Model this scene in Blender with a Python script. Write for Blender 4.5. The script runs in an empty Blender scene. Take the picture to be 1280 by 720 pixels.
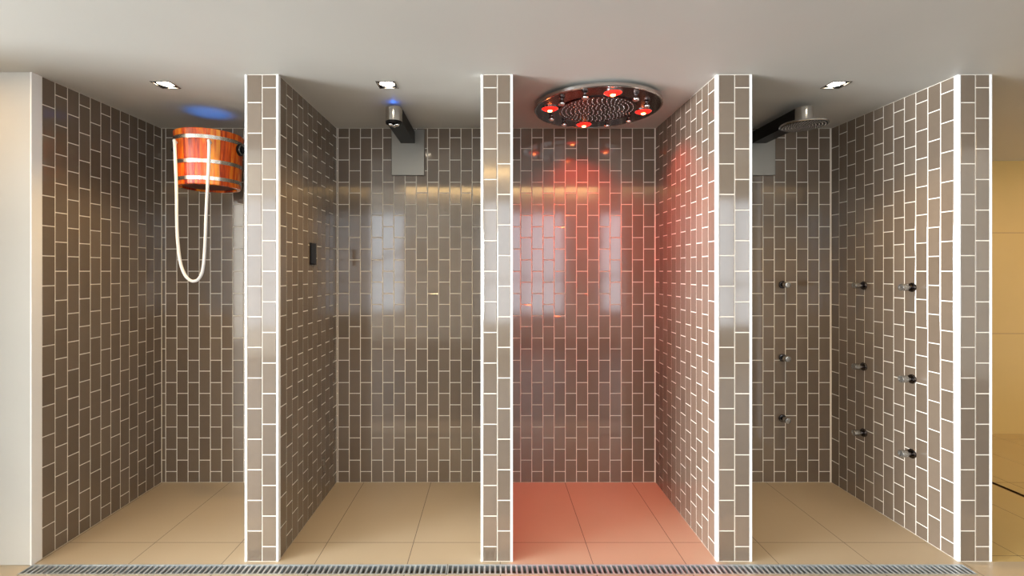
import bpy, bmesh, math, random
from mathutils import Vector, Matrix
random.seed(7)
S = bpy.context.scene
COL = S.collection
PI = math.pi

# ------------------------------------------------------------------ camera, world, light, exposure
EYE = 1.431
cam_d = bpy.data.cameras.new('camera'); cam = bpy.data.objects.new('camera', cam_d); COL.objects.link(cam)
cam.location = (0, -2.4, EYE); cam.rotation_euler = (PI/2, 0, 0)
cam_d.sensor_width = 36; cam_d.lens = 36*609/1280
cam_d.shift_x = 25/1280; cam_d.shift_y = -21/1280; cam_d.clip_start = 0.02
S.camera = cam
S.view_settings.view_transform = 'Standard'; S.view_settings.look = 'None'
S.view_settings.gamma = 1; S.view_settings.use_curve_mapping = False
S.view_settings.exposure = -0.3
S.cycles.use_denoising = True
S.cycles.max_bounces = 10; S.cycles.diffuse_bounces = 6; S.cycles.glossy_bounces = 5
S.cycles.sample_clamp_indirect = 6
W = bpy.data.worlds.new('world'); S.world = W; W.use_nodes = True
W.node_tree.nodes['Background'].inputs[0].default_value = (0.75, 0.85, 1, 1)
W.node_tree.nodes['Background'].inputs[1].default_value = 0.6

DAY = (0.89, 0.95, 1.0); WARM = (1.0, 0.63, 0.21)
REAR_WATT = 17; SIDE_WATT = 4000; SPOT_WATT = 62; RED_WATT = 38; BLUE_WATT = 6; COVE_WATT = 22; CORR_WATT = 15
# windows of the room in front of the showers: (x0, x1, z0, z1) in the rear wall, y = -6
REAR_Y = -6.0; LEFT_X = -9.0; RIGHT_X = 6.6; HIGH = 3.25
REAR_WIN = [(-4.7, -3.35, .45, 2.7), (-2.6, -1.84, .58, 2.67), (-.2, 1.54, .5, 2.67), (2.26, 2.93, .58, 2.67), (3.5, 4.9, .45, 2.7)]
SIDE_WIN = (-5.9, -1.5, .2, 2.4)            # in the left wall: y0, y1, z0, z1

def area(name, loc, rot, sx, sy, watt, col):
    d = bpy.data.lights.new(name, 'AREA'); d.shape = 'RECTANGLE'; d.size = sx; d.size_y = sy; d.energy = watt; d.color = col
    o = bpy.data.objects.new(name, d); COL.objects.link(o); o.location = loc; o.rotation_euler = rot
    return o
for (x0, x1, z0, z1) in REAR_WIN:
    area('window_daylight', ((x0+x1)/2, REAR_Y-.12, (z0+z1)/2), (PI/2, 0, 0), x1-x0, z1-z0, REAR_WATT*(x1-x0)*(z1-z0), DAY)
y0, y1, z0, z1 = SIDE_WIN
area('window_daylight', (LEFT_X-.12, (y0+y1)/2, (z0+z1)/2), (0, -PI/2, 0), z1-z0, y1-y0, SIDE_WATT, DAY)
area('cove_light', (0.2, REAR_Y+.1, HIGH-.1), (math.radians(20), 0, 0), 4.0, .05, COVE_WATT, WARM)
area('corridor_ceiling_light', (4.6, .7, 2.39), (0, 0, 0), .9, .5, CORR_WATT, (1.0, 0.66, 0.30))

area('entrance_ceiling_light', (-2.5, -.42, 2.39), (0, 0, 0), .1, .1, 3.2, (1.0, .56, .16))
# ------------------------------------------------------------------ materials
def new_mat(name):
    m = bpy.data.materials.new(name); m.use_nodes = True
    nt = m.node_tree; b = nt.nodes['Principled BSDF']
    return m, nt, b
def link(nt, a, b): nt.links.new(a, b)
def simple(name, col, rough=.5, metal=0, spec=.5, coat=0):
    m, nt, b = new_mat(name)
    b.inputs['Base Color'].default_value = (*col, 1); b.inputs['Roughness'].default_value = rough
    b.inputs['Metallic'].default_value = metal; b.inputs['Specular IOR Level'].default_value = spec
    b.inputs['Coat Weight'].default_value = coat
    return m
def noisy(name, c1, c2, scale=4, rough=.5, metal=0, bump=0, detail=4, stretch=(1, 1, 1), spec=.5):
    m, nt, b = new_mat(name)
    tc = nt.nodes.new('ShaderNodeTexCoord'); mp = nt.nodes.new('ShaderNodeMapping'); mp.inputs['Scale'].default_value = stretch
    n = nt.nodes.new('ShaderNodeTexNoise'); n.inputs['Scale'].default_value = scale; n.inputs['Detail'].default_value = detail
    r = nt.nodes.new('ShaderNodeValToRGB')
    r.color_ramp.elements[0].color = (*c1, 1); r.color_ramp.elements[0].position = .3
    r.color_ramp.elements[1].color = (*c2, 1); r.color_ramp.elements[1].position = .7
    link(nt, tc.outputs['Object'], mp.inputs[0]); link(nt, mp.outputs[0], n.inputs['Vector'])
    link(nt, n.outputs[0], r.inputs[0]); link(nt, r.outputs[0], b.inputs['Base Color'])
    b.inputs['Roughness'].default_value = rough; b.inputs['Metallic'].default_value = metal; b.inputs['Specular IOR Level'].default_value = spec
    if bump:
        bp = nt.nodes.new('ShaderNodeBump'); bp.inputs['Strength'].default_value = bump; bp.inputs['Distance'].default_value = .002
        link(nt, n.outputs[0], bp.inputs['Height']); link(nt, bp.outputs[0], b.inputs['Normal'])
    return m
def emit(name, col, strength):
    m, nt, b = new_mat(name)
    b.inputs['Base Color'].default_value = (*col, 1)
    b.inputs['Emission Color'].default_value = (*col, 1); b.inputs['Emission Strength'].default_value = strength
    return m

def tile_mat():
    m, nt, b = new_mat('glazed_tile')
    g = nt.nodes.new('ShaderNodeNewGeometry'); r = nt.nodes.new('ShaderNodeValToRGB')
    e = r.color_ramp.elements
    e[0].color = (.152, .113, .081, 1); e[1].color = (.190, .144, .106, 1)
    link(nt, g.outputs['Random Per Island'], r.inputs[0])
    tc = nt.nodes.new('ShaderNodeTexCoord'); n = nt.nodes.new('ShaderNodeTexNoise'); n.inputs['Scale'].default_value = 25
    link(nt, tc.outputs['Object'], n.inputs['Vector'])
    mx = nt.nodes.new('ShaderNodeMixRGB'); mx.blend_type = 'MULTIPLY'; mx.inputs[0].default_value = .12
    link(nt, r.outputs[0], mx.inputs[1]); link(nt, n.outputs[0], mx.inputs[2]); link(nt, mx.outputs[0], b.inputs['Base Color'])
    b.inputs['Roughness'].default_value = .085; b.inputs['IOR'].default_value = 1.8
    return m
def floor_mat(name, c1, c2, x0, px, ylines, py, rough):
    """large stone slabs: joints at x0 + k*px and y0 + k*py"""
    m, nt, b = new_mat(name)
    tc = nt.nodes.new('ShaderNodeTexCoord'); sep = nt.nodes.new('ShaderNodeSeparateXYZ'); link(nt, tc.outputs['Object'], sep.inputs[0])
    def M(op, a, v):
        n = nt.nodes.new('ShaderNodeMath'); n.operation = op
        if a is not None: link(nt, a, n.inputs[0])
        if isinstance(v, (int, float)): n.inputs[1].default_value = v
        elif v is not None: link(nt, v, n.inputs[1])
        return n.outputs[0]
    def joint(o, o0, p):
        t = M('FRACT', M('DIVIDE', M('ADD', o, 100*p-o0+p/2), p), None)
        d = M('ABSOLUTE', M('SUBTRACT', t, .5), None)
        return M('LESS_THAN', M('MULTIPLY', d, p), .0017)
    j = M('MAXIMUM', joint(sep.outputs[0], x0, px), joint(sep.outputs[1], ylines, py))
    n = nt.nodes.new('ShaderNodeTexNoise'); n.inputs['Scale'].default_value = 3; n.inputs['Detail'].default_value = 5
    link(nt, tc.outputs['Object'], n.inputs['Vector'])
    r = nt.nodes.new('ShaderNodeMixRGB'); r.inputs[1].default_value = (*c1, 1); r.inputs[2].default_value = (*c2, 1); link(nt, n.outputs[0], r.inputs[0])
    mx = nt.nodes.new('ShaderNodeMixRGB'); link(nt, j, mx.inputs[0]); link(nt, r.outputs[0], mx.inputs[1]); mx.inputs[2].default_value = (.10, .07, .05, 1)
    link(nt, mx.outputs[0], b.inputs['Base Color']); b.inputs['Roughness'].default_value = rough
    return m
def stone_mat():
    m, nt, b = new_mat('corridor_stone')
    tc = nt.nodes.new('ShaderNodeTexCoord'); sep = nt.nodes.new('ShaderNodeSeparateXYZ'); link(nt, tc.outputs['Object'], sep.inputs[0])
    def M(op, a, v):
        n = nt.nodes.new('ShaderNodeMath'); n.operation = op; link(nt, a, n.inputs[0])
        if v is not None: n.inputs[1].default_value = v
        return n.outputs[0]
    d = M('ABSOLUTE', M('SUBTRACT', M('FRACT', M('DIVIDE', M('ADD', sep.outputs[2], -.883+8.85+.4425), .885), None), .5), None)
    j = M('LESS_THAN', d, .0035)
    n = nt.nodes.new('ShaderNodeTexNoise'); n.inputs['Scale'].default_value = 2.5; n.inputs['Detail'].default_value = 4; link(nt, tc.outputs['Object'], n.inputs['Vector'])
    r = nt.nodes.new('ShaderNodeMixRGB'); r.inputs[1].default_value = (.56, .38, .125, 1); r.inputs[2].default_value = (.63, .435, .155, 1); link(nt, n.outputs[0], r.inputs[0])
    mx = nt.nodes.new('ShaderNodeMixRGB'); link(nt, j, mx.inputs[0]); link(nt, r.outputs[0], mx.inputs[1]); mx.inputs[2].default_value = (.36, .22, .08, 1)
    link(nt, mx.outputs[0], b.inputs['Base Color']); b.inputs['Roughness'].default_value = .35
    return m
def wood_mat():
    m, nt, b = new_mat('larch_stave')
    tc = nt.nodes.new('ShaderNodeTexCoord'); mp = nt.nodes.new('ShaderNodeMapping'); mp.inputs['Scale'].default_value = (1, 1, .07)
    n = nt.nodes.new('ShaderNodeTexNoise'); n.inputs['Scale'].default_value = 70; n.inputs['Detail'].default_value = 4; n.inputs['Distortion'].default_value = .6
    link(nt, tc.outputs['Object'], mp.inputs[0]); link(nt, mp.outputs[0], n.inputs['Vector'])
    g = nt.nodes.new('ShaderNodeNewGeometry')
    a = nt.nodes.new('ShaderNodeMath'); a.operation = 'MULTIPLY_ADD'; a.inputs[1].default_value = .75; link(nt, g.outputs['Random Per Island'], a.inputs[0])
    s = nt.nodes.new('ShaderNodeMath'); s.operation = 'MULTIPLY_ADD'; s.inputs[1].default_value = 1.5; s.inputs[2].default_value = -.62; link(nt, n.outputs[0], s.inputs[0])
    link(nt, s.outputs[0], a.inputs[2])
    r = nt.nodes.new('ShaderNodeValToRGB'); e = r.color_ramp.elements
    e[0].color = (.26, .014, .004, 1); e[0].position = .10; e[1].color = (.95, .35, .025, 1); e[1].position = .92
    k = r.color_ramp.elements.new(.5); k.color = (.76, .10, .007, 1)
    link(nt, a.outputs[0], r.inputs[0]); link(nt, r.outputs[0], b.inputs['Base Color'])
    b.inputs['Roughness'].default_value = .25; b.inputs['Coat Weight'].default_value = .4; b.inputs['Coat Roughness'].default_value = .1
    return m
def brushed(name, col, rough, axis_scale):
    m, nt, b = new_mat(name)
    tc = nt.nodes.new('ShaderNodeTexCoord'); mp = nt.nodes.new('ShaderNodeMapping'); mp.inputs['Scale'].default_value = axis_scale
    n = nt.nodes.new('ShaderNodeTexNoise'); n.inputs['Scale'].default_value = 60; n.inputs['Detail'].default_value = 2
    link(nt, tc.outputs['Object'], mp.inputs[0]); link(nt, mp.outputs[0], n.inputs['Vector'])
    mr = nt.nodes.new('ShaderNodeMapRange'); mr.inputs['To Min'].default_value = rough*.8; mr.inputs['To Max'].default_value = rough*1.2
    link(nt, n.outputs[0], mr.inputs[0]); link(nt, mr.outputs[0], b.inputs['Roughness'])
    b.inputs['Base Color'].default_value = (*col, 1); b.inputs['Metallic'].default_value = 1
    return m
def rope_mat():
    m, nt, b = new_mat('white_rope')
    tc = nt.nodes.new('ShaderNodeTexCoord'); w = nt.nodes.new('ShaderNodeTexWave'); w.inputs['Scale'].default_value = 60; w.wave_type = 'BANDS'; w.bands_direction = 'DIAGONAL'
    link(nt, tc.outputs['Object'], w.inputs['Vector'])
    bp = nt.nodes.new('ShaderNodeBump'); bp.inputs['Strength'].default_value = .4; bp.inputs['Distance'].default_value = .002
    link(nt, w.outputs[1], bp.inputs['Height']); link(nt, bp.outputs[0], b.inputs['Normal'])
    b.inputs['Base Color'].default_value = (.88, .88, .90, 1); b.inputs['Roughness'].default_value = .8
    return m

M_TILE = tile_mat(); M_GROUT = noisy('pale_grout', (.76, .70, .61), (.80, .74, .65), 60, .85)
M_TRIM = simple('white_edge_profile', (.86, .85, .84), .3)
M_FLOOR = floor_mat('beige_floor_slabs', (.46, .365, .245), (.51, .405, .28), .04, .454, .17, .909, .30)
M_CFLOOR = floor_mat('corridor_floor_slabs', (.54, .39, .155), (.59, .43, .19), 2.648, .426, .05, .85, .25)
M_SLATE = floor_mat('slate_floor', (.055, .055, .058), (.075, .073, .072), 0, .9, -.45, .6, .35)
M_CEIL = noisy('ceiling_paint', (.605, .588, .535), (.635, .618, .565), 1.2, .55)
M_PLASTER = noisy('wall_plaster', (.50, .49, .46), (.53, .52, .49), 2, .6)
M_STONE = stone_mat(); M_WOOD = wood_mat(); M_ROPE = rope_mat()
M_STEEL = brushed('brushed_steel', (.55, .53, .50), .16, (1, 1, .05))
M_PLATE = brushed('satin_steel_plate', (.28, .265, .235), .40, (1, 1, .05))
M_CHROME = simple('chrome', (.80, .80, .80), .08, 1)
M_HOUSING = simple('lamp_housing_steel', (.34, .32, .29), .25, 1)
M_DCHROME = simple('dark_chrome', (.10, .09, .09), .12, 1)
M_HOOP = brushed('hoop_steel', (.66, .64, .58), .22, (1, 1, 1))
M_BRONZE = simple('dark_polished_arm', (.010, .008, .007), .40, 0, .10)
M_BLACK = simple('black_metal', (.008, .007, .007), .4, 0, .12)
M_GLASSBLACK = simple('black_glass', (.006, .006, .007), .25, 0, .12)
M_DARKFACE = simple('dark_polished_steel', (.10, .075, .07), .22, 1)
M_GALV = noisy('galvanised_steel', (.40, .43, .45), (.54, .57, .58), 40, .42, .45)
M_NICKEL = simple('satin_nickel', (.40, .39, .37), .24, .85)
M_CHANNEL = simple('drain_trough', (.05, .06, .065), .5)
M_LAMP = emit('halogen_lamp', (1, .86, .66), 25)
M_RED = emit('red_lens_halo', (1, .010, .006), 4)
M_REDCORE = emit('red_lamp_core', (1, .22, .06), 40)
M_BLUE = emit('blue_lamp', (.02, .15, 1), 3)
M_COVE = emit('cove_strip', (1, .72, .40), 7)
M_FRAME = simple('window_frame_white', (.75, .75, .74), .4)
M_RAIL = noisy('handrail_wood', (.25, .12, .04), (.33, .17, .06), 12, .4)
M_WHITE = noisy('room_wall_paint', (.66, .60, .52), (.70, .64, .56), 2, .7)

# ------------------------------------------------------------------ helpers
def box(bm, x0, x1, y0, y1, z0, z1, mi=0):
    v = [bm.verts.new(p) for p in ((x0,y0,z0),(x1,y0,z0),(x1,y1,z0),(x0,y1,z0),(x0,y0,z1),(x1,y0,z1),(x1,y1,z1),(x0,y1,z1))]
    for f in ((0,3,2,1),(4,5,6,7),(0,1,5,4),(1,2,6,5),(2,3,7,6),(3,0,4,7)):
        bm.faces.new([v[i] for i in f]).material_index = mi
def revolve(bm, prof, seg=32, mi=0, mat=None, smooth=True, close=False):
    """prof = [(r, z)...] spun about z; mat places it"""
    rings = []
    for r, z in prof:
        if r < 1e-6: rings.append([bm.verts.new((0, 0, z))])
        else: rings.append([bm.verts.new((r*math.cos(2*PI*k/seg), r*math.sin(2*PI*k/seg), z)) for k in range(seg)])
    vs = [v for r in rings for v in r]
    pairs = list(zip(rings, rings[1:])) + ([(rings[-1], rings[0])] if close else [])
    for a, b in pairs:
        for k in range(seg):
            l = (k+1) % seg
            if len(a) == 1 and len(b) == 1: continue
            if len(a) == 1: f = [a[0], b[k], b[l]]
            elif len(b) == 1: f = [a[k], a[l], b[0]]
            else: f = [a[k], a[l], b[l], b[k]]
            fc = bm.faces.new(f); fc.material_index = mi; fc.smooth = smooth
    if mat is not None: bmesh.ops.transform(bm, matrix=mat, verts=vs)
    return vs
def tube(bm, pts, r, seg=10, mi=0):
    pts = [Vector(p) for p in pts]; rings = []; up = Vector((0, 1, 0))
    for i, p in enumerate(pts):
        t = (pts[min(i+1, len(pts)-1)] - pts[max(i-1, 0)]).normalized()
        a = t.cross(up)
        if a.length < 1e-4: a = t.cross(Vector((1, 0, 0)))
        a.normalize(); b = t.cross(a)
        rings.append([bm.verts.new(p + (a*math.cos(2*PI*k/seg) + b*math.sin(2*PI*k/seg))*r) for k in range(seg)])
    for q, s in zip(rings, rings[1:]):
        for k in range(seg):
            f = bm.faces.new([q[k], q[(k+1) % seg], s[(k+1) % seg], s[k]]); f.smooth = True; f.material_index = mi
    bm.faces.new(rings[0]); bm.faces.new(rings[-1])
def catmull(P, n=8):
    P = [Vector(p) for p in P]; Q = [P[0]*2-P[1]] + P + [P[-1]*2-P[-2]]; out = []
    for i in range(1, len(Q)-2):
        for k in range(n):
            t = k/n; a, b, c, d = Q[i-1:i+3]
            out.append(.5*((2*b) + (c-a)*t + (2*a-5*b+4*c-d)*t*t + (3*b-a-3*c+d)*t**3))
    out.append(P[-1]); return out
def prism(bm, outline, z0, z1, mi=0, smooth_side=False):
    lo = [bm.verts.new((x, y, z0)) for x, y in outline]; hi = [bm.verts.new((x, y, z1)) for x, y in outline]
    n = len(lo)
    bm.faces.new(lo[::-1]).material_index = mi; bm.faces.new(hi).material_index = mi
    for k in range(n):
        f = bm.faces.new([lo[k], lo[(k+1) % n], hi[(k+1) % n], hi[k]]); f.material_index = mi; f.smooth = smooth_side
def build(name, bm, mats, parent=None, loc=None, bevel=0, autosmooth=False):
    bmesh.ops.recalc_face_normals(bm, faces=bm.faces)
    me = bpy.data.meshes.new(name); bm.to_mesh(me); bm.free()
    for m in (mats if isinstance(mats, (list, tuple)) else [mats]): me.materials.append(m)
    o = bpy.data.objects.new(name, me); COL.objects.link(o)
    if parent is not None: o.parent = parent
    if loc is not None: o.location = loc
    if bevel:
        b = o.modifiers.new('bevel', 'BEVEL'); b.width = bevel; b.segments = 3; b.limit_method = 'ANGLE'; b.angle_limit = math.radians(40)
    if autosmooth:
        e = o.modifiers.new('edges', 'EDGE_SPLIT'); e.split_angle = math.radians(35)
    return o
def struct(name, bm, mats, **k):
    o = build(name, bm, mats, **k); o['kind'] = 'structure'; return o
def thing(name, label, cat, loc=(0, 0, 0), rot=(0, 0, 0), group=None):
    o = bpy.data.objects.new(name, None); COL.objects.link(o); o.empty_display_size = .05
    o.location = loc; o.rotation_euler = rot; o['label'] = label; o['category'] = cat
    if group: o['group'] = group
    return o
def copy_tree(src, label, loc, rot=None):
    r = src.copy(); COL.objects.link(r); r.location = loc
    if rot is not None: r.rotation_euler = rot
    r['label'] = label
    def rec(a, b):
        for ch in list(a.children):
            c = ch.copy(); COL.objects.link(c); c.parent = b; rec(ch, c)
    rec(src, r)
    return r

# ------------------------------------------------------------------ tiled faces
TP = .1508; HALF = .0735; H = 2.4; GR = .0052; TT = .0020
def tile_face(bm, org, u, n, cols):
    """org: corner on the core surface, u: direction along the wall, n: outward; cols = [(u0, u1, kind)] kind 'A' starts with a half tile"""
    org, u, n = Vector(org), Vector(u), Vector(n)
    for u0, u1, kind in cols:
        zs = [0.0] + [HALF + k*TP for k in range(16)] if kind == 'A' else [k*TP for k in range(16)]
        zs = [z for z in zs if z < H-.01] + [H]
        for z0, z1 in zip(zs, zs[1:]):
            a, b, c, d = u0+GR/2, u1-GR/2, z0+GR/2, z1-GR/2
            if b-a < .004: continue
            tu, tv = random.uniform(-.0016, .0016), random.uniform(-.0016, .0016)
            um, zm = (a+b)/2, (c+d)/2
            def P(uu, zz, h): return bm.verts.new(org + u*uu + Vector((0, 0, zz)) + n*h)
            def top(uu, zz): return P(uu, zz, TT + tu*(uu-um) + tv*(zz-zm))
            e = .0013
            lo = [P(a, c, 0), P(b, c, 0), P(b, d, 0), P(a, d, 0)]
            md = [P(a, c, TT-.0008), P(b, c, TT-.0008), P(b, d, TT-.0008), P(a, d, TT-.0008)]
            hi = [top(a+e, c+e), top(b-e, c+e), top(b-e, d-e), top(a+e, d-e)]
            for k in range(4):
                l = (k+1) % 4
                bm.faces.new([lo[k], lo[l], md[l], md[k]]).material_index = 1
                bm.faces.new([md[k], md[l], hi[l], hi[k]]).material_index = 1
            bm.faces.new(hi).material_index = 1
def columns(start, end, first_edge, w, kind_at_first, ):
    """columns of width w with an edge at first_edge, the column right after it being of kind kind_at_first"""
    out = []; k = math.floor((start-first_edge)/w)
    while first_edge + k*w < end - 1e-6:
        a, b = max(start, first_edge+k*w), min(end, first_edge+(k+1)*w)
        kind = kind_at_first if k % 2 == 0 else ('B' if kind_at_first == 'A' else 'A')
        if b-a > .006: out.append((a, b, kind))
        k += 1
    return out

PART = [(-1.2177, -1.0522), (-.055, .1025), (1.107, 1.281), (2.298, 2.463)]
LW = -2.238; BACK = .9; FR = .024       # left tiled wall, back wall face, width of the white edge strip on the side faces
# ------------------------------------------------------------------ setting
bm = bmesh.new()
box(bm, -2.4, 2.463, BACK+TT, BACK+.12, 0, H)
WB = .0757
org = (0, BACK+TT, 0)
for (a, b, e, kd) in ((LW, PART[0][0], -2.211, 'A'), (PART[0][1], PART[1][0], -1.043, 'A'), (PART[1][1], PART[2][0], 1.1025-20*WB, 'B'), (PART[2][1], PART[3][0], 2.291-20*WB, 'B')):
    tile_face(bm, org, (1, 0, 0), (0, -1, 0), columns(a, b, e, WB, kd if kd == 'A' else 'B'))
struct('wall_back', bm, [M_GROUT, M_TILE])

def side_cols(first):                    # 12 columns from the front edge to the back corner
    w = (BACK-FR)/12; other = 'B' if first == 'A' else 'A'
    return [(FR+k*w, FR+(k+1)*w, first if k % 2 == 0 else other) for k in range(12)]
bm = bmesh.new()
box(bm, -2.4, LW-TT, 0, BACK+.12, 0, H)
tile_face(bm, (LW-TT, 0, 0), (0, 1, 0), (1, 0, 0), side_cols('B'))
struct('wall_left', bm, [M_GROUT, M_TILE])
bm = bmesh.new(); box(bm, LEFT_X, LW-.003, -.03, .06, 0, H)
struct('wall_front', bm, M_PLASTER, bevel=.003)
bm = bmesh.new(); box(bm, -3.0, -2.7, -.48, -.03, 0, H)  # unseen block added to keep side window light off the plaster
struct('added_shade_pier', bm, M_PLASTER)
bm = bmesh.new(); box(bm, LW-.008, LW, -.032, .024, 0, H)
struct('trim_1', bm, M_TRIM, bevel=.0015)

front_first = ['B', 'A', 'B', 'B']; left_first = ['A', 'A', 'A', 'A']; right_first = ['B', 'B', 'B', 'B']
TR = .0105
n_tr = 2
for i, (x0, x1) in enumerate(PART):
    bm = bmesh.new()
    box(bm, x0+TT, x1-TT, TT, BACK+.05, 0, H)
    tile_face(bm, (x0+TT, 0, 0), (0, 1, 0), (-1, 0, 0), side_cols(left_first[i]))
    tile_face(bm, (x1-TT, 0, 0), (0, 1, 0), (1, 0, 0), side_cols(right_first[i]))
    m = (x0+x1)/2; a, b = front_first[i], ('A' if front_first[i] == 'B' else 'B')
    tile_face(bm, (0, TT, 0), (1, 0, 0), (0, -1, 0), [(x0+TR, m+.0015, a), (m+.0015, x1-TR, b)])
    struct('wall_partition' if i == 0 else 'wall_partition.%03d' % i, bm, [M_GROUT, M_TILE])
    for s in (0, 1):
        bm = bmesh.new()
        if s == 0: box(bm, x0-.0005, x0+TR, -.001, FR, 0, H)
        else: box(bm, x1-TR, x1+.0005, -.001, FR, 0, H)
        struct('trim_%d' % n_tr, bm, M_TRIM, bevel=.0015); n_tr += 1

def slab(bm, xs, ys, z, holes, t):
    """a slab with square holes: every grid cell not in holes becomes faces; t = thickness (signed)"""
    for i in range(len(xs)-1):
        for j in range(len(ys)-1):
            cx, cy = (xs[i]+xs[i+1])/2, (ys[j]+ys[j+1])/2
            if any(h[0] < cx < h[1] and h[2] < cy < h[3] for h in holes): continue
            box(bm, xs[i], xs[i+1], ys[j], ys[j+1], min(z, z+t), max(z, z+t))
GY0, GY1 = -.102, -.020; GX0, GX1 = -2.243, 2.297
bm = bmesh.new()
slab(bm, [LEFT_X, GX0, GX1, RIGHT_X], [-.45, GY0, GY1, 0], 0, [(GX0, GX1, GY0, GY1)], -.1)
box(bm, LEFT_X, 2.463, 0, BACK+.12, -.1, 0)
struct('floor', bm, M_FLOOR)
bm = bmesh.new(); box(bm, LEFT_X, RIGHT_X, REAR_Y, -.45, -.1, 0)
struct('floor_hall', bm, M_SLATE)
SLX0, SLX1 = 3.366, 3.402
bm = bmesh.new()
slab(bm, [2.463, SLX0, SLX1, RIGHT_X], [0, .25, 1.88], 0, [(SLX0, SLX1, .25, 1.88)], -.1)
struct('floor_corridor', bm, M_CFLOOR)
bm = bmesh.new()                          # trough under the grates
box(bm, GX0, GX1, GY0, GY1, -.1, -.06)
struct('drain_channel', bm, M_CHANNEL)

DL = [(-1.697, .133), (-.545, .133), (1.789, .133)]; HS = .05
CY0 = -1.47
bm = bmesh.new()
xs = sorted([LEFT_X, RIGHT_X] + [x+s*HS for x, y in DL for s in (-1, 1)])
slab(bm, xs, [CY0, .133-HS, .133+HS, 2.0], H, [(x-HS, x+HS, y-HS, y+HS) for x, y in DL], .12)
bmesh.ops.remove_doubles(bm, verts=bm.verts, dist=1e-5)
struct('ceiling', bm, M_CEIL)
bm = bmesh.new(); box(bm, LEFT_X, RIGHT_X, REAR_Y-.2, CY0+.1, HIGH, HIGH+.1); box(bm, LEFT_X, RIGHT_X, CY0, CY0+.1, H+.12, HIGH)
struct('ceiling_hall', bm, M_CEIL)
bm = bmesh.new(); box(bm, 2.3, RIGHT_X, 1.88, 2.0, 0, H)
struct('wall_corridor', bm, M_STONE)
bm = bmesh.new(); box(bm, 2.34, 2.463, BACK+.05, 1.88, 0, H)
struct('wall_corridor_side', bm, M_STONE)
bm = bmesh.new(); box(bm, RIGHT_X, RIGHT_X+.12, REAR_Y-.2, 2.0, 0, HIGH)
struct('wall_right', bm, M_WHITE)
def holed_wall(bm, us, zs, holes, mk):
    for i in range(len(us)-1):
        for j in range(len(zs)-1):
            cu, cz = (us[i]+us[i+1])/2, (zs[j]+zs[j+1])/2
            if any(h[0] < cu < h[1] and h[2] < cz < h[3] for h in holes): continue
            mk(us[i], us[i+1], zs[j], zs[j+1])
bm = bmesh.new()
holed_wall(bm, sorted({LEFT_X, RIGHT_X} | {w[0] for w in REAR_WIN} | {w[1] for w in REAR_WIN}), sorted({0, HIGH} | {w[2] for w in REAR_WIN} | {w[3] for w in REAR_WIN}), REAR_WIN,
           lambda a, b, c, d: box(bm, a, b, REAR_Y-.1, REAR_Y, c, d))
struct('wall_rear', bm, M_WHITE)
bm = bmesh.new()
holed_wall(bm, [REAR_Y-.1, SIDE_WIN[0], SIDE_WIN[1], 0], [0, SIDE_WIN[2], SIDE_WIN[3], HIGH], [SIDE_WIN],
           lambda a, b, c, d: box(bm, LEFT_X-.1, LEFT_X, a, b, c, d))
struct('wall_side', bm, M_WHITE)
nw = 1
for (x0, x1, z0, z1) in REAR_WIN:
    bm = bmesh.new(); f = .045; ya, yb = REAR_Y-.07, REAR_Y-.02
    box(bm, x0, x1, ya, yb, z0, z0+f); box(bm, x0, x1, ya, yb, z1-f, z1); box(bm, x0, x0+f, ya, yb, z0, z1); box(bm, x1-f, x1, ya, yb, z0, z1)
    if x1-x0 > 1: box(bm, (x0+x1)/2-f/2, (x0+x1)/2+f/2, ya, yb, z0, z1)
    box(bm, x0, x1, ya, yb, z0+.75, z0+.75+f)
    struct('window_%d' % nw, bm, M_FRAME); nw += 1
bm = bmesh.new(); y0, y1, z0, z1 = SIDE_WIN; f = .05
for k in range(5):
    yy = y0 + (y1-y0-f)*k/4; box(bm, LEFT_X-.07, LEFT_X-.02, yy, yy+f, z0, z1)
box(bm, LEFT_X-.07, LEFT_X-.02, y0, y1, z0, z0+f); box(bm, LEFT_X-.07, LEFT_X-.02, y0, y1, z1-f, z1)
struct('window_%d' % nw, bm, M_FRAME)
bm = bmesh.new(); box(bm, -1.8, 2.2, REAR_Y, REAR_Y+.04, HIGH-.20, HIGH-.10)
struct('trim_10', bm, M_COVE)
bm = bmesh.new(); tube(bm, [(-2.9, -5.8, 1.38), (-1.6, -5.8, 1.98)], .03); tube(bm, [(-2.7, -5.8, 0), (-2.7, -5.8, 1.46)], .02); tube(bm, [(-1.75, -5.8, 0), (-1.75, -5.8, 1.9)], .02)
struct('handrail', bm, M_RAIL)

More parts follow.
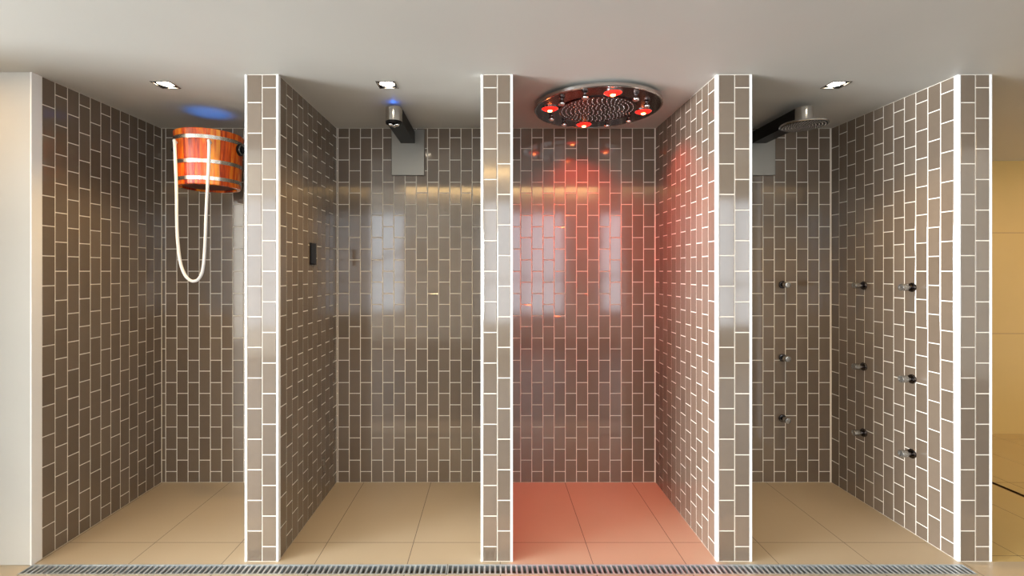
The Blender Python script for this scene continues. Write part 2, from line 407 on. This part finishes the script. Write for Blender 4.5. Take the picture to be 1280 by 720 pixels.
# ------------------------------------------------------------------ wooden splash bucket, first bay
BX, BY, BZ0, BZ1 = -1.728, .58, 1.936, 2.258
t = thing('splash_bucket', 'orange wooden stave bucket with steel hoops and a white pull rope, hung under the ceiling', 'bucket', (BX, BY, BZ0))
RB, RT = .171, .189; BH = BZ1-BZ0
def br(z): return RB + (RT-RB)*z/BH
bm = bmesh.new(); NS = 17
for k in range(NS):
    a0, a1 = 2*PI*(k+.012)/NS, 2*PI*(k+.988)/NS; seg = 4
    outer, inner = [], []
    for (z, off) in ((0, .003), (.004, 0), (BH-.004, 0), (BH, .003)):
        outer.append([bm.verts.new(((br(z)-off)*math.cos(a0+(a1-a0)*s/seg), (br(z)-off)*math.sin(a0+(a1-a0)*s/seg), z)) for s in range(seg+1)])
        inner.append([bm.verts.new(((br(z)-.022)*math.cos(a0+(a1-a0)*s/seg), (br(z)-.022)*math.sin(a0+(a1-a0)*s/seg), z)) for s in range(seg+1)])
    for r in range(3):
        for s in range(seg):
            for L, flip in ((outer, 0), (inner, 1)):
                q = [L[r][s], L[r][s+1], L[r+1][s+1], L[r+1][s]]
                bm.faces.new(q[::-1] if flip else q)
        for s in (0, seg):
            bm.faces.new([outer[r][s], outer[r+1][s], inner[r+1][s], inner[r][s]])
    for s in range(seg):
        bm.faces.new([outer[0][s], outer[0][s+1], inner[0][s+1], inner[0][s]]); bm.faces.new([outer[3][s], outer[3][s+1], inner[3][s+1], inner[3][s]])
build('staves', bm, M_WOOD, t)
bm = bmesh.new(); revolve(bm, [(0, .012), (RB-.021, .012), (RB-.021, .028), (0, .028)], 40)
build('base', bm, noisy('shade_dark_base_board', (.09, .018, .008), (.14, .03, .012), 9, .6, stretch=(1, 8, 1)), t, autosmooth=True)  # board colour darkened to stand in for the shade under the bucket
for zc in (.273, .134, .036):
    bm = bmesh.new(); h = .0105
    revolve(bm, [(br(zc-h)-.001, zc-h), (br(zc-h)+.0025, zc-h), (br(zc+h)+.0025, zc+h), (br(zc+h)-.001, zc+h)], 64, close=True)
    build('hoop', bm, M_HOOP, t, autosmooth=True)
for s in (-1, 1):                         # pivots and the bracket arms back to the wall
    bm = bmesh.new(); zc = .236
    revolve(bm, [(0, 0), (.036, 0), (.036, .012), (.012, .014), (.012, .045), (0, .045)], 28, mat=Matrix.Translation((s*(br(zc)-.004), 0, zc)) @ Matrix.Rotation(s*PI/2, 4, 'Y'))
    p = build('pivot', bm, M_BLACK, t, autosmooth=True)
    bm = bmesh.new(); R = .027; r = .0035
    revolve(bm, [(R+r*math.cos(q*PI/4), r*math.sin(q*PI/4)) for q in range(8)], 28, close=True, mat=Matrix.Translation((s*(br(zc)+.011), 0, zc)) @ Matrix.Rotation(s*PI/2, 4, 'Y'))
    build('ring', bm, M_NICKEL, p)
    bm = bmesh.new(); xa, xb = sorted((s*(br(zc)+.026), s*(br(zc)+.034)))
    box(bm, xa, xb, -.018, BACK-BY, zc-.014, zc+.014); box(bm, min(xa, xb)-.02, max(xa, xb)+.02, BACK-BY-.006, BACK-BY, zc-.04, zc+.04)
    build('bracket_arm', bm, M_BLACK, t, bevel=.002)
rp = [(-1.822, -.168, 2.172), (-1.820, -.190, 2.176), (-1.811, -.199, 2.15), (-1.806, -.192, 1.90), (-1.802, -.192, 1.66), (-1.786, -.192, 1.495), (-1.76, -.192, 1.415), (-1.732, -.192, 1.382), (-1.706, -.192, 1.374),
      (-1.678, -.192, 1.388), (-1.655, -.192, 1.44), (-1.643, -.192, 1.57), (-1.634, -.192, 1.80), (-1.622, -.192, 2.03), (-1.615, -.199, 2.15), (-1.622, -.190, 2.180), (-1.628, -.165, 2.172)]
bm = bmesh.new(); tube(bm, catmull([(x-BX, y, z-BZ0) for x, y, z in rp], 6), .0085)
build('rope', bm, M_ROPE, t)
bm = bmesh.new(); revolve(bm, [(0, .045), (.03, .045), (.03, .030), (0, .030)], 24)
build('lamp', bm, M_BLUE, t)['label'] = 'blue lamp inside bucket'
d = bpy.data.lights.new('bucket_lamp', 'SPOT'); d.energy = BLUE_WATT; d.color = (.0, .24, 1); d.spot_size = math.radians(46); d.spot_blend = .9; d.shadow_soft_size = .03
lo = bpy.data.objects.new('bucket_lamp', d); COL.objects.link(lo); lo.parent = t; lo.location = (0, 0, .07); lo.rotation_euler = (PI, 0, 0)

# ------------------------------------------------------------------ wall-mounted arms (second and fourth bay)
AY = .41; AW = .0475
def plate_and_arm(t):
    bm = bmesh.new(); box(bm, -.111, .111, -.022, 0, 2.077, 2.385)
    build('wall_plate', bm, M_PLATE, t, bevel=.003)
    bm = bmesh.new(); yc = AY-BACK
    prism(bm, [(-AW, yc+.004), (AW, yc+.004), (AW, -.022), (-AW, -.022)], 2.292, 2.370)
    build('arm', bm, M_BRONZE, t, bevel=.002)
    bm = bmesh.new()
    out = [(AW, yc+.004)] + [(AW*math.cos(a), yc+AW*math.sin(a)) for a in [-PI*k/20 for k in range(21)]] + [(-AW, yc+.004)]
    prism(bm, out[::-1], 2.292, 2.370, smooth_side=True)
    build('end_cap', bm, M_STEEL, t, autosmooth=True)['label'] = 'rounded brushed steel end'
t = thing('spout_shower', 'steel wall-mounted shower arm with three nozzles under its rounded end', 'shower', (-.566, BACK, 0))
plate_and_arm(t)
bm = bmesh.new(); yc = AY-BACK
revolve(bm, [(.046, 2.293), (.046, 2.280), (.040, 2.278), (.039, 2.288), (0, 2.288)], 32, mat=Matrix.Translation((0, yc, 0)))
hd = build('nozzle_holder', bm, M_BLACK, t, autosmooth=True)
for (dx, dy) in ((-.018, -.006), (.019, .002), (-.002, .020)):
    bm = bmesh.new(); revolve(bm, [(.007, 2.289), (.007, 2.284), (.014, 2.281), (.0145, 2.273), (.009, 2.267), (0, 2.266)], 16, mat=Matrix.Translation((dx, yc+dy, 0)))
    build('nozzle', bm, M_CHROME, hd)
bm = bmesh.new(); revolve(bm, [(.012, 2.369), (.012, 2.374), (0, 2.374)], 16, mat=Matrix.Translation((0, yc-.02, 0)))
build('lamp', bm, M_BLUE, t)['label'] = 'small blue lamp on top'
d = bpy.data.lights.new('spout_lamp', 'POINT'); d.energy = .04; d.color = (.02, .2, 1); d.shadow_soft_size = .004
lo = bpy.data.objects.new('spout_lamp', d); COL.objects.link(lo); lo.parent = t; lo.location = (0, yc-.02, 2.382)

t = thing('rain_head_shower', 'steel wall-mounted shower arm carrying a thin round perforated rain head', 'shower', (1.797, BACK, 0))
plate_and_arm(t)
bm = bmesh.new(); revolve(bm, [(0, 2.293), (.03, 2.293), (.03, 2.285), (.06, 2.282), (.12, 2.280), (.1235, 2.276), (.1235, 2.271), (.120, 2.268), (0, 2.268)], 56, mat=Matrix.Translation((0, yc, 0)))
hd = build('rain_head', bm, M_STEEL, t, autosmooth=True)
bm = bmesh.new(); revolve(bm, [(0, 2.2695), (.117, 2.2695), (.117, 2.2665), (0, 2.2665)], 48, mat=Matrix.Translation((0, yc, 0)))
sf = build('spray_face', bm, M_BLACK, hd)
bm = bmesh.new()
for k in range(1, 8):
    for q in range(6*k):
        a = 2*PI*(q+.3*k)/(6*k); r = .0152*k
        revolve(bm, [(.0036, 2.267), (.0028, 2.2640), (0, 2.2635)], 6, mat=Matrix.Translation((r*math.cos(a), yc+r*math.sin(a), 0)))
o = build('nozzles', bm, M_CHROME, hd); o['kind'] = 'stuff'

# ------------------------------------------------------------------ red-lit round rain panel, third bay
PX, PY, PZ = .605, .407, 2.361
t = thing('ceiling_rain_shower', 'large round steel ceiling shower panel with four red lamps', 'shower', (PX, PY, PZ))
bm = bmesh.new(); revolve(bm, [(0, .001), (.352, .001), (.352, .016), (.26, .039), (0, .039)], 72)
build('body', bm, M_DARKFACE, t, autosmooth=True)
bm = bmesh.new(); revolve(bm, [(.350, 0), (.356, -.001), (.360, .003), (.360, .018), (.357, .021), (.350, .021)], 96, close=True)
build('rim', bm, M_STEEL, t, autosmooth=True)
bm = bmesh.new(); revolve(bm, [(0, .002), (.222, .002), (.222, -.004), (.214, -.005), (.212, -.002), (0, -.002)], 64)
sf = build('spray_face', bm, M_DARKFACE, t, autosmooth=True)
bm = bmesh.new()
for k in range(1, 9):
    for q in range(6*k):
        a = 2*PI*q/(6*k) + .11*k; r = .0252*k
        revolve(bm, [(.0030, -.002), (.0024, -.006), (0, -.0065)], 6, mat=Matrix.Translation((r*math.cos(a), r*math.sin(a), 0)))
o = build('spray_nozzles', bm, M_CHROME, sf); o['kind'] = 'stuff'
for k in range(12):
    a = math.radians(5 + 30*k); r = .275; x, y = r*math.cos(a), r*math.sin(a)
    if k % 3 == 0:
        bm = bmesh.new(); revolve(bm, [(.050, .002), (.050, -.003), (.046, -.004), (.044, -.001)], 28, mat=Matrix.Translation((x, y, 0)))
        lp = build('lamp', bm, M_CHROME, t, autosmooth=True)
        bm = bmesh.new(); revolve(bm, [(.045, 0), (.040, -.006), (.026, -.012), (.012, -.014)], 28, mat=Matrix.Translation((x, y, 0)))  # lens made wider so its red face also draws the lamp's halo
        build('lens', bm, M_RED, lp)['label'] = 'glowing red lens with its halo'
        bm = bmesh.new(); revolve(bm, [(.014, -.0135), (.010, -.019), (0, -.021)], 20, mat=Matrix.Translation((x, y, 0)))
        build('bulb', bm, M_REDCORE, lp)['label'] = 'bright orange core'
        d = bpy.data.lights.new('red_lamp', 'SPOT'); d.energy = RED_WATT; d.color = (1, .055, .012); d.spot_size = math.radians(126); d.spot_blend = 1; d.shadow_soft_size = .025
        lo = bpy.data.objects.new('red_lamp', d); COL.objects.link(lo); lo.parent = t; lo.location = (x, y, -.03)
    else:
        bm = bmesh.new(); revolve(bm, [(.009, .002), (.009, -.007), (.015, -.010), (.018, -.018), (.015, -.026), (.009, -.030), (.007, -.029), (0, -.027)], 20, mat=Matrix.Translation((x, y, 0)))
        build('nozzle', bm, M_CHROME, t)

# ------------------------------------------------------------------ downlights
def downlight(loc, label):
    t = thing('downlight', label, 'ceiling light', loc, group='recessed ceiling downlights')
    bm = bmesh.new(); a, b, e = HS, HS-.007, .002
    for (x0, x1, yy0, yy1) in ((-a, a, -a, -b), (-a, a, b, a), (-a, -b, -b, b), (b, a, -b, b)):
        box(bm, x0, x1, yy0, yy1, -e, .055)
    box(bm, -a, a, -a, a, .055, .06)
    build('housing', bm, M_HOUSING, t)
    bm = bmesh.new(); revolve(bm, [(.0425, .008), (.0425, .004), (.039, .003), (.037, .010), (.037, .03), (.0425, .03)], 32, close=True)
    bz = build('bezel', bm, M_CHROME, t, autosmooth=True)
    bm = bmesh.new(); revolve(bm, [(.037, .010), (.022, .006), (0, .005)], 28)
    build('lamp', bm, M_LAMP, t)
    d = bpy.data.lights.new('downlight_beam', 'SPOT'); d.energy = SPOT_WATT; d.color = WARM; d.spot_size = math.radians(110); d.spot_blend = .8; d.shadow_soft_size = .03
    lo = bpy.data.objects.new('downlight_beam', d); COL.objects.link(lo); lo.parent = t; lo.location = (0, 0, .002)
    return t
for (x, y), lab in zip(DL, ('square recessed ceiling downlight in the bay with the wooden bucket', 'square recessed ceiling downlight in front of the spout shower arm', 'square recessed ceiling downlight beside the round rain head arm')):
    downlight((x, y, H), lab)

# ------------------------------------------------------------------ body jets
def jet(label, loc, rot):                # axis along local +z, out of the wall
    t = thing('body_jet', label, 'shower jet', loc, rot, group='body jets in the right-hand bay')
    bm = bmesh.new(); revolve(bm, [(0, 0), (.025, 0), (.0255, .006), (.023, .010), (.016, .012), (0, .012)], 32)
    build('wall_flange', bm, M_DCHROME, t, autosmooth=True)
    bm = bmesh.new(); revolve(bm, [(.013, .010), (.013, .022), (.010, .025), (.010, .032)], 24)
    build('stem', bm, M_DCHROME, t, autosmooth=True)
    bm = bmesh.new(); revolve(bm, [(.008, .028), (.015, .030), (.0190, .034), (.0195, .062), (.0180, .067), (.012, .068), (.011, .065), (0, .065)], 28)
    build('nozzle_head', bm, M_NICKEL, t, autosmooth=True)
    return t
first = jet('chrome body jet on the back wall below the rain head, highest of three', (1.966, BACK, 1.34), (PI/2, 0, 0))
copy_tree(first, 'chrome body jet on the back wall below the rain head, middle of three', (1.966, BACK, .846))
copy_tree(first, 'chrome body jet on the back wall below the rain head, lowest of three', (1.966, BACK, .436))
for y, wd in ((.608, 'nearer the back corner'), (.262, 'nearer the white front edge')):
    for z, h in ((1.343, 'highest'), (.842, 'middle'), (.434, 'lowest')):
        copy_tree(first, 'chrome jet on the right side wall, %s in the column %s' % (h, wd), (PART[3][0], y, z), (0, -PI/2, 0))

# ------------------------------------------------------------------ black control panel on the first partition
t = thing('control_panel', 'small black glass control panel on the brown tiled side wall', 'control panel', (PART[0][1], .455, 1.469))
bm = bmesh.new(); box(bm, 0, .006, -.044, .044, 0, .127)
build('frame', bm, M_BLACK, t, bevel=.002)
bm = bmesh.new(); box(bm, .006, .0085, -.040, .040, .004, .123)
build('glass_face', bm, M_GLASSBLACK, t, bevel=.001)

# ------------------------------------------------------------------ drain grates
def grate(xa, xb, label):
    t = thing('drain_grate', label, 'drain grate', (xa, GY0, 0), group='floor drain grates')
    L = xb-xa-.002; D = GY1-GY0
    bm = bmesh.new()
    for (a, b) in ((0.001, .009), (D-.009, D-.001)): box(bm, .001, L, a, b, -.03, .0)
    box(bm, .001, .006, .009, D-.009, -.03, 0); box(bm, L-.005, L, .009, D-.009, -.03, 0)
    build('frame', bm, M_GALV, t)
    bm = bmesh.new(); n = int(round(L/.0256)); p = L/n
    for k in range(1, n):
        x = k*p; box(bm, x-.0045, x+.0045, .0095, D-.0095, -.022, -.0015)
    build('bars', bm, M_GALV, t)
grate(GX0, -.215, 'long grey slotted floor drain grate in front of the bucket and spout bays')
grate(-.215, GX1, 'long grey slotted floor drain grate in front of the red-lit and rain head bays')
t = thing('slot_drain', 'narrow dark slot drain running into the yellow corridor floor', 'floor drain', (3.384, .25, 0))
bm = bmesh.new(); L = 1.63
box(bm, -.018, .018, 0, L, -.1, -.07)
build('trough', bm, M_BLACK, t)
bm = bmesh.new()
for s in (-1, 1): box(bm, min(s*.018, s*.012), max(s*.018, s*.012), 0, L, -.07, .001)
build('frame', bm, simple('bronze_edge', (.16, .09, .04), .35, .8), t)
